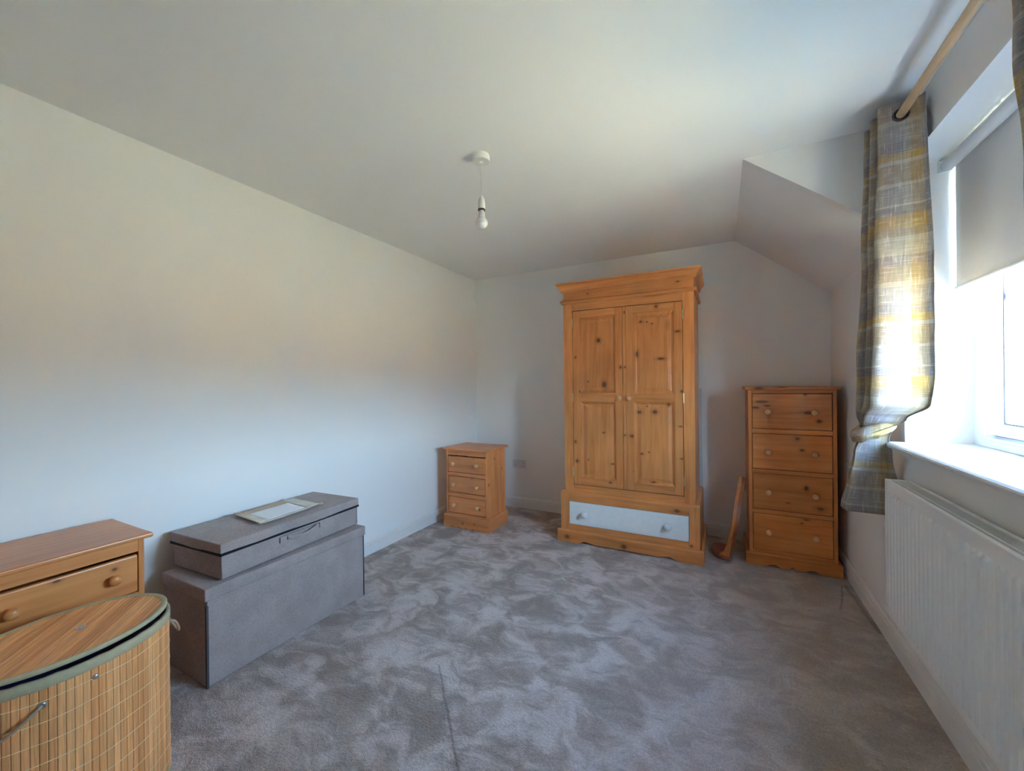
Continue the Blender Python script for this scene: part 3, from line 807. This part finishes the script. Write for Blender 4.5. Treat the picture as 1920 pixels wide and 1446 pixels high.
# ================================================================== BAMBOO LAUNDRY HAMPER
def make_hamper():
    HX, HY, H = -1.703, .436, .528
    t = empty('laundry_hamper', (HX, HY, 0))
    A, B = .181, .235                       # half axes in x and y
    def ell(a, off=0.0):
        x, y = A*math.cos(a), B*math.sin(a); nx, ny = math.cos(a)/A, math.sin(a)/B; l = math.hypot(nx, ny)
        return x+nx/l*off, y+ny/l*off, math.atan2(ny, nx)
    # equal arc-length steps
    NS = 2000; ts = [2*PI*i/NS for i in range(NS+1)]; acc = [0]
    for i in range(NS):
        p, q = ell(ts[i]), ell(ts[i+1]); acc.append(acc[-1]+math.hypot(p[0]-q[0], p[1]-q[1]))
    P = acc[-1]
    def at_s(s_):
        s_ %= P; lo, hi = 0, NS
        while hi-lo > 1:
            mid = (lo+hi)//2
            if acc[mid] <= s_: lo = mid
            else: hi = mid
        return ts[lo] + (ts[hi]-ts[lo])*(s_-acc[lo])/(acc[hi]-acc[lo])
    N = 86; wd = P/N
    sm = MB(); hw = wd/2-.0004
    sm.prism([(-.002, -hw), (.0018, -hw), (.0025, -hw*.78), (.0025, hw*.78), (.0018, hw), (-.002, hw)], 2, .004, H-.006)
    base = None
    for i in range(N):
        a = at_s((i+.5)*wd); x, y, ang = ell(a, 0)
        if base is None: o_ = base = sm.build('slat', M['bamboo'], t)
        else:
            o_ = base.copy(); C.objects.link(o_); o_.parent = t
        o_.location = (x, y, 0); o_.rotation_euler = (0, 0, ang)
    # navy cotton liner, gathered at the mouth
    rows = []
    for z, off in ((.006, -.004), (H-.012, -.004), (H-.002, -.008), (H-.020, -.020)):
        rows.append([(ell(2*PI*k/60, off)[0], ell(2*PI*k/60, off)[1], z) for k in range(60)])
    ln = MB().grid(rows, closed=True); ln.face([k for k in range(60)])
    b0 = len(ln.v); ln.v.append((0, 0, H-.030))
    for k in range(60): ln.face((3*60+k, 3*60+(k+1) % 60, b0))
    ln.build('liner', M['navy'], t)
    # stitch rows
    for k in range(9):
        z = .045+.0535*k
        MB().tube([(*ell(2*PI*i/72, .0028)[:2], z+.002*math.sin(i*.7+k)) for i in range(72)], .0008, 5, closed=True).build('stitch_row', M['thread'], t)
    # olive binding round the mouth and the foot
    for z0, z1 in ((H-.026, H+.002), (.0, .018)):
        rows = []
        for off, z in ((.0035, z0), (.0055, z0+.002), (.0055, z1-.002), (.0030, z1), (-.0030, z1), (-.0050, z1-.002), (-.0050, z0), (.0035, z0)):
            rows.append([(ell(2*PI*i/72, off)[0], ell(2*PI*i/72, off)[1], z+.0012*math.sin(i*2.3)*(z > .1)) for i in range(72)])
        MB().grid(rows, closed=True).build('binding', M['olive'], t, smooth=True)
    # rivet, rope handles
    def rope(a0, a1, z, drop, out):
        pts = []
        for i in range(21):
            q = i/20; a = a0+(a1-a0)*q; s_ = math.sin(q*PI)
            x, y, _ = ell(a, .004+out*s_**.55); pts.append((x, y, z-drop*s_**1.2))
        o_ = MB().tube(pts, .0042, 8).build('rope_handle', M['rope'], t, smooth=True)
        for a in (a0, a1):
            x, y, ang = ell(a, .0025)
            MB().lathe([(.0035, 0), (.0085, 0), (.0085, .002), (.0060, .0035), (.0045, .0035)], (x, y, z), (math.cos(ang), math.sin(ang), 0), 14).build('eyelet', M['steel'], o_, smooth=True)
    rope(-.37, -1.12, .462, .050, .016)
    rope(1.30, 1.75, .480, .062, .030)
    for a, z in ((.04, .478), (3.1, .478)):
        x, y, ang = ell(a, .0022)
        MB().lathe([(.007, 0), (.007, .0015), (.0045, .0035), (0, .004)], (x, y, z), (math.cos(ang), math.sin(ang), 0), 14).build('rivet', M['steel'], t, smooth=True)
    # lid: slats on the diagonal inside an olive ring, resting on the liner a little off centre
    la, lb = .1755, .229
    lid = empty('lid', (.028, -.010, H+.026), 0, t); lid.rotation_euler = (R(.6), R(-.8), 0)
    th = R(136); ux, uy = math.cos(th), math.sin(th); vx, vy = -uy, ux
    ia, ib = la-.006, lb-.006
    def inside_span(v):
        # chord of the ellipse along u at offset v
        a_ = (ux/ia)**2+(uy/ib)**2; b_ = 2*(ux*vx*v/ia**2+uy*vy*v/ib**2); c__ = (vx*v/ia)**2+(vy*v/ib)**2-1
        d_ = b_*b_-4*a_*c__
        if d_ <= 0: return None
        r_ = math.sqrt(d_); return (-b_-r_)/(2*a_), (-b_+r_)/(2*a_)
    vmax = math.sqrt((vx*ia)**2+(vy*ib)**2); n = 30; sw = 2*vmax/n
    for i in range(n):
        va, vb = -vmax+i*sw+.0004, -vmax+(i+1)*sw-.0004
        ps = []
        K = 5
        for k in range(K+1):
            v = va+(vb-va)*k/K; sp = inside_span(min(max(v, -vmax*.9995), vmax*.9995))
            if sp: ps.append((v, sp))
        if len(ps) < 2: continue
        poly = [(v, sp[0]) for v, sp in ps] + [(v, sp[1]) for v, sp in ps[::-1]]
        mid_v = (va+vb)/2
        # local frame: x along the slat
        pts = [(u_, v-mid_v) for v, u_ in poly]
        so = MB().prism(pts, 2, .0, .007).build('slat', M['bamboox'], lid, bevel=.0008, seg=1)
        so.location = (vx*mid_v, vy*mid_v, 0); so.rotation_euler = (0, 0, th)
    rows = []
    for off, z in ((-.012, .0075), (-.002, .0105), (.003, .008), (.003, -.001), (-.002, -.004), (-.012, -.002)):
        rw = []
        for i in range(72):
            a = 2*PI*i/72; x, y = la*math.cos(a), lb*math.sin(a); nx, ny = math.cos(a)/la, math.sin(a)/lb; l = math.hypot(nx, ny)
            rw.append((x+nx/l*off, y+ny/l*off, z))
        rows.append(rw)
    MB().grid(rows + [rows[0]], closed=True).build('lid_binding', M['olive'], lid, smooth=True)
    MB().lathe([(.012, 0), (.012, .0012), (.008, .002), (.0075, .0005), (.003, .0005), (.003, .0018), (0, .0018)], (0, .034, .0070), (0, 0, 1), 16).build('lid_eyelet', M['steel'], lid, smooth=True)
    tag(t, 'oval bamboo laundry hamper with slatted lid and olive binding', 'hamper')
make_hamper()

# ================================================================== PENDANT LAMP
def make_pendant():
    t = empty('pendant_lamp', (-1.050, 1.712, ZC))
    MB().lathe([(.0, 0), (.041, 0), (.0425, -.004), (.0425, -.028), (.0405, -.031), (.0, -.031)], n=36).build('ceiling_rose', M['lamp'], t)
    smooth_angle(t.children[0], 30)
    MB().lathe([(.009, -.031), (.009, -.038), (.005, -.040), (0, -.040)], n=16).build('cord_grip', M['lamp'], t)
    MB().tube([(0, 0, -.038), (.0008, 0, -.12), (0, 0, -.205)], .0030, 8).build('cord', M['lamp'], t, smooth=True)
    h = MB().lathe([(.004, -.200), (.010, -.206), (.0155, -.220), (.0170, -.236), (.0172, -.240), (.0165, -.2405), (.0165, -.2425), (.0178, -.243), (.0178, -.268), (.0165, -.270), (.0, -.270)], n=24).build('lampholder', M['lamp'], t)
    smooth_angle(h, 40)
    MB().lathe([(.0172, -.2655), (.0185, -.2665), (.0185, -.2725), (.0172, -.2735), (.0, -.2735)], n=24).build('skirt_ring', M['bronze'], h)
    b = MB().lathe([(.012, -.272), (.0125, -.280), (.0150, -.283), (.0165, -.300), (.0195, -.312), (.0, -.312)], n=24).build('bulb_base', M['lamp'], t); smooth_angle(b, 40)
    tt = NT('frosted_bulb'); tt.set((.86, .86, .84), .18, .6, Subsurface_Weight=.2)
    prof = [(.0195, -.312)]
    for i in range(15):
        a = R(42) + (PI-R(42))*i/14
        prof.append((.0300*math.sin(a), -.334+.0300*math.cos(a)))
    MB().lathe(prof, n=28).build('bulb', tt.mat, t, smooth=True)
    tag(t, 'bare bulb hanging on a white cord from the ceiling rose', 'lamp')
make_pendant()

# ================================================================== SOCKETS
def make_socket(x, z, label):
    t = empty('wall_socket', (x, YB, z))
    MB().box(-.076, .076, -.009, 0, -.043, .043).build('plate', M['socket'], t, bevel=.003)
    for s_ in (-1, 1):
        MB().box(s_*.014-.0065, s_*.014+.0065, -.0115, -.008, .004, .024).build('rocker_switch', M['socket'], t, bevel=.001)
        hs = MB(); c0 = s_*.044
        hs.box(c0-.002, c0+.002, -.0094, -.008, .006, .014); hs.box(c0-.0135, c0-.0075, -.0094, -.008, -.016, -.012); hs.box(c0+.0075, c0+.0135, -.0094, -.008, -.016, -.012)
        hs.build('pin_holes', M['hole'], t)
    tag(t, label, 'socket')
make_socket(-1.853, .447, 'white double wall socket beside the far corner bedside cabinet')
make_socket(.195, .448, 'white wall socket half hidden behind the leaning shelf')

# ================================================================== RADIATOR
def make_radiator():
    Y1, Y0 = 2.245, .86; xf, Z0, Z1 = .612, .278, .845
    t = empty('radiator', (.715, (Y0+Y1)/2, Z0))
    def P(mb, name, mat, parent=t, bevel=0):
        mb.v = [(x-.715, y-(Y0+Y1)/2, z-Z0) for x, y, z in mb.v]; return mb.build(name, mat, parent, bevel)
    pitch = .0337; n = int((Y1-Y0-.03)/pitch); ys = [(Y1, 0)]; y = Y1-.012
    for i in range(n):
        ys += [(y, 0), (y-.005, 1), (y-.0195, 1), (y-.0245, 0)]
        y -= pitch
    ys.append((Y0, 0))
    rec = .0065
    rows = []
    for z, k in ((Z0+.0, 0), (Z0+.018, 0), (Z0+.030, 1), (Z1-.062, 1), (Z1-.050, 0), (Z1-.004, 0)):
        rows.append([(xf+.007-rec*k*h, yy, z) for yy, h in ys])
    P(MB().grid(rows), 'front_panel', M['rad'])
    md = t.children[0].modifiers.new('thickness', 'SOLIDIFY'); md.thickness = .002; md.offset = 0
    P(MB().box(.676, .690, Y0+.01, Y1-.01, Z0, Z1-.01), 'rear_panel', M['rad'])
    P(MB().box(.622, .672, Y0+.02, Y1-.02, Z0+.02, Z1-.05), 'convector', M['radgrille'])
    for ya, yb in ((Y1-.001, Y1+.003), (Y0-.003, Y0+.001)):
        P(MB().box(xf-.001, .692, ya, yb, Z0+.03, Z1), 'end_panel', M['rad'], bevel=.0015)
    # top grille: rim and cross bars
    g = MB(); g.box(xf-.001, xf+.013, Y0, Y1, Z1-.012, Z1); g.box(.680, .692, Y0, Y1, Z1-.012, Z1); g.box(xf+.013, .680, Y1-.012, Y1, Z1-.009, Z1-.001)
    g.box(xf+.026, xf+.030, Y0, Y1, Z1-.006, Z1-.001)
    go = P(g, 'top_rim', M['rad'], bevel=.0015)
    yy = Y1-.02; b = MB()
    while yy > Y0+.01:
        b.box(xf+.013, .680, yy-.0035, yy, Z1-.010, Z1-.003); yy -= .0105
    bo = P(b, 'grille_bars', M['radgrille'], go); bo['kind'] = 'stuff'
    for yy in (Y1-.18, Y0+.18):
        P(MB().box(.688, .7145, yy-.02, yy+.02, Z0+.05, Z1-.06), 'wall_bracket', M['rad'])
    tag(t, 'white fluted panel radiator under the window sill', 'radiator')
make_radiator()

# ================================================================== CURTAIN POLE, CURTAINS, BLIND
PX, PZ = .628, 2.296
pole = empty('curtain_pole', (PX, 1.70, PZ))
MB().tube([(0, -.70, 0), (0, .655, 0)], .0150, 20).build('rod', pine('y', 6), pole, smooth=True)
for yy in (-.62, .635):
    MB().tube([(.0, yy, 0), (XR-PX, yy, 0)], .008, 10).lathe([(.0, .066), (.022, .068), (.022, XR-PX), (0, XR-PX)], (0, yy, 0), (1, 0, 0), 16).lathe([(.019, -.008), (.021, 0), (.019, .008)], (0, yy, 0), (0, 1, 0), 16).build('bracket', pine('x', 5), pole)
tag(pole, 'pale wooden curtain pole above the window', 'curtain pole')

def lerp(a, b, q): return a+(b-a)*q
def keyval(keys, z):
    """keys sorted by falling z: (z, values...)"""
    if z >= keys[0][0]: return keys[0][1:]
    for k0, k1 in zip(keys, keys[1:]):
        if z >= k1[0]:
            q = (k0[0]-z)/(k0[0]-k1[0]); q = q*q*(3-2*q)
            return tuple(lerp(a, b, q) for a, b in zip(k0[1:], k1[1:]))
    return keys[-1][1:]
def make_curtain(keys, nper, label, eyelet_n, sgn=1, knot=None, seed=0, width=1.15):
    """keys: z, xc, amp, ya, yb, sharp ; the cloth zigzags across the pole from ya (leading edge) to yb"""
    ztop, zbot = keys[0][0], keys[-1][0]
    t = empty('curtain', (PX, keys[0][3], PZ))
    NR, NC = 150, 150
    rows, uvs = [], []
    for i in range(NR+1):
        z = lerp(ztop, zbot, i/NR); xc, am, ya, yb, wob = keyval(keys, z)
        row, uvr = [], []
        for j in range(NC+1):
            s_ = j/NC; ph = 2*PI*nper*s_
            x = xc + am*math.tanh(1.5*math.cos(ph))/math.tanh(1.5)
            y = lerp(ya, yb, s_ + .80*math.sin(2*ph)/(4*PI*nper))
            q = Vector((s_*11+seed, z*3.0, seed)); n1 = mnoise.noise(q); n2 = mnoise.noise(Vector((s_*23, z*8+seed, 2.0)))
            x += wob*n1 + wob*.4*n2; y += sgn*(wob*.8*mnoise.noise(Vector((s_*9, z*3.5, 5+seed))) + wob*.3*n2)
            row.append((x-PX, y-keys[0][3], z-PZ)); uvr.append((s_*width, ztop-z))
        rows.append(row); uvs.append(uvr)
    o_ = MB().grid(rows, uvs=uvs).build('cloth', M['cur'], t, smooth=True)
    md = o_.modifiers.new('thickness', 'SOLIDIFY'); md.thickness = .0022; md.offset = 0
    # metal eyelets where the cloth crosses the pole
    xc, am, ya, yb, wob = keys[0][1:]
    for k in range(eyelet_n):
        s_ = (k+.5)/(2*nper)
        y = lerp(ya, yb, s_)
        cen = (0, y-ya-sgn*.004, 0)
        pts = [(.0215*math.cos(a), cen[1]+sgn*.004*math.cos(a)*(1 if k % 2 == 0 else -1)*-1, .0215*math.sin(a)) for a in [2*PI*i/28 for i in range(28)]]
        e_ = MB().tube(pts, .0045, 8, closed=True).build('eyelet', M['bronze'], t, smooth=True)
        MB().lathe([(0, -.0006), (.0205, -.0006), (.0205, .0006), (0, .0006)], cen, (0, 1, 0), 24).build('eyelet_gap_shade', M['hole'], e_)  # dark disc painted for the shade inside the ring; the cloth has no opening
    if knot:
        kx, ky, kz, R1, r1 = knot
        rows, uvs = [], []
        for i in range(49):
            a = 2*PI*i/48; row, uvr = [], []
            for j in range(25):
                b_ = 2*PI*j/24
                rr = r1*(1+.30*mnoise.noise(Vector((math.cos(a)*2, math.sin(a)*2, math.cos(b_)*1.4+seed)))+.10*math.sin(b_*5+a*2))
                x = (R1+rr*math.cos(b_))*math.cos(a); y = (R1*.8+rr*math.cos(b_))*math.sin(a); z = rr*1.25*math.sin(b_) + .45*x + .006*mnoise.noise(Vector((a*1.5, b_, seed)))
                row.append((kx+x-PX, ky+y-keys[0][3], kz+z-PZ)); uvr.append((.3+a*.05, .9+b_*.035))
            rows.append(row); uvs.append(uvr)
        MB().grid(rows, uvs=uvs).build('knot', M['cur'], t, smooth=True)
    tag(t, label, 'curtain')
    return t
keys_far = [(2.352, .630, .063, 2.078, 2.300, .002), (2.20, .632, .066, 2.080, 2.305, .004), (1.80, .634, .076, 2.085, 2.320, .008), (1.30, .630, .084, 2.095, 2.345, .012),
            (1.165, .629, .085, 2.110, 2.350, .018), (1.10, .610, .066, 2.215, 2.365, .022), (1.055, .606, .048, 2.300, 2.372, .008), (1.00, .606, .050, 2.345, 2.400, .006),
            (.93, .610, .064, 2.368, 2.425, .010), (.80, .610, .082, 2.370, 2.445, .011), (.655, .602, .095, 2.372, 2.460, .011)]
make_curtain(keys_far, 2.5, 'grey and ochre checked curtain knotted at the far side of the window', 5, 1, (.598, 2.330, 1.045, .052, .026), 1.3)
keys_near = [(2.352, .630, .063, 1.340, 1.130, .002), (2.0, .630, .066, 1.310, 1.105, .005), (1.70, .630, .072, 1.262, 1.070, .007), (1.25, .620, .078, 1.205, 1.040, .009),
             (1.14, .610, .075, 1.180, 1.030, .010), (1.06, .594, .046, 1.120, 1.040, .007), (1.00, .572, .042, 1.090, 1.030, .005), (.80, .548, .044, 1.090, 1.000, .006), (.66, .540, .046, 1.090, .99, .006)]
make_curtain(keys_near, 2.5, 'grey and ochre checked curtain at the near top corner of the window', 5, -1, (.592, 1.085, 1.048, .045, .025), 4.1)

bl = empty('roller_blind', (.850, 1.735, 2.163))
MB().tube([(0, -.620, 0), (0, .618, 0)], .0235, 24).build('roll', M['blind'], bl)
smooth_angle(bl.children[0], 40)
zb = 1.643-2.163
rows = [[(.0215 + .0035*math.sin(k*.6+i*.3)*(i/16)**2*.4, -.615+1.222*k/30, lerp(0, zb, i/16)) for k in range(31)] for i in range(17)]
o = MB().grid(rows).build('shade', M['blind'], bl, smooth=True); md = o.modifiers.new('thickness', 'SOLIDIFY'); md.thickness = .0012
MB().tube([(.0215, -.616, zb), (.0215, .608, zb)], .0075, 12).build('hem_bar', M['blind'], bl, smooth=True)
for yy in (-.632, .634):
    s_ = 1 if yy > 0 else -1
    MB().box(-.024, .020, min(yy-s_*.004, yy+s_*.0045), max(yy-s_*.004, yy+s_*.0045), -.022, .030).box(-.020, .016, min(yy-s_*.022, yy), max(yy-s_*.022, yy), .026, .030).build('bracket', M['clear'], bl, bevel=.002)
    MB().tube([(0, yy-s_*.02, 0), (0, yy, 0)], .006, 10).build('pin', M['clear'], bl)
tag(bl, 'off white roller blind pulled halfway down the window', 'blind')
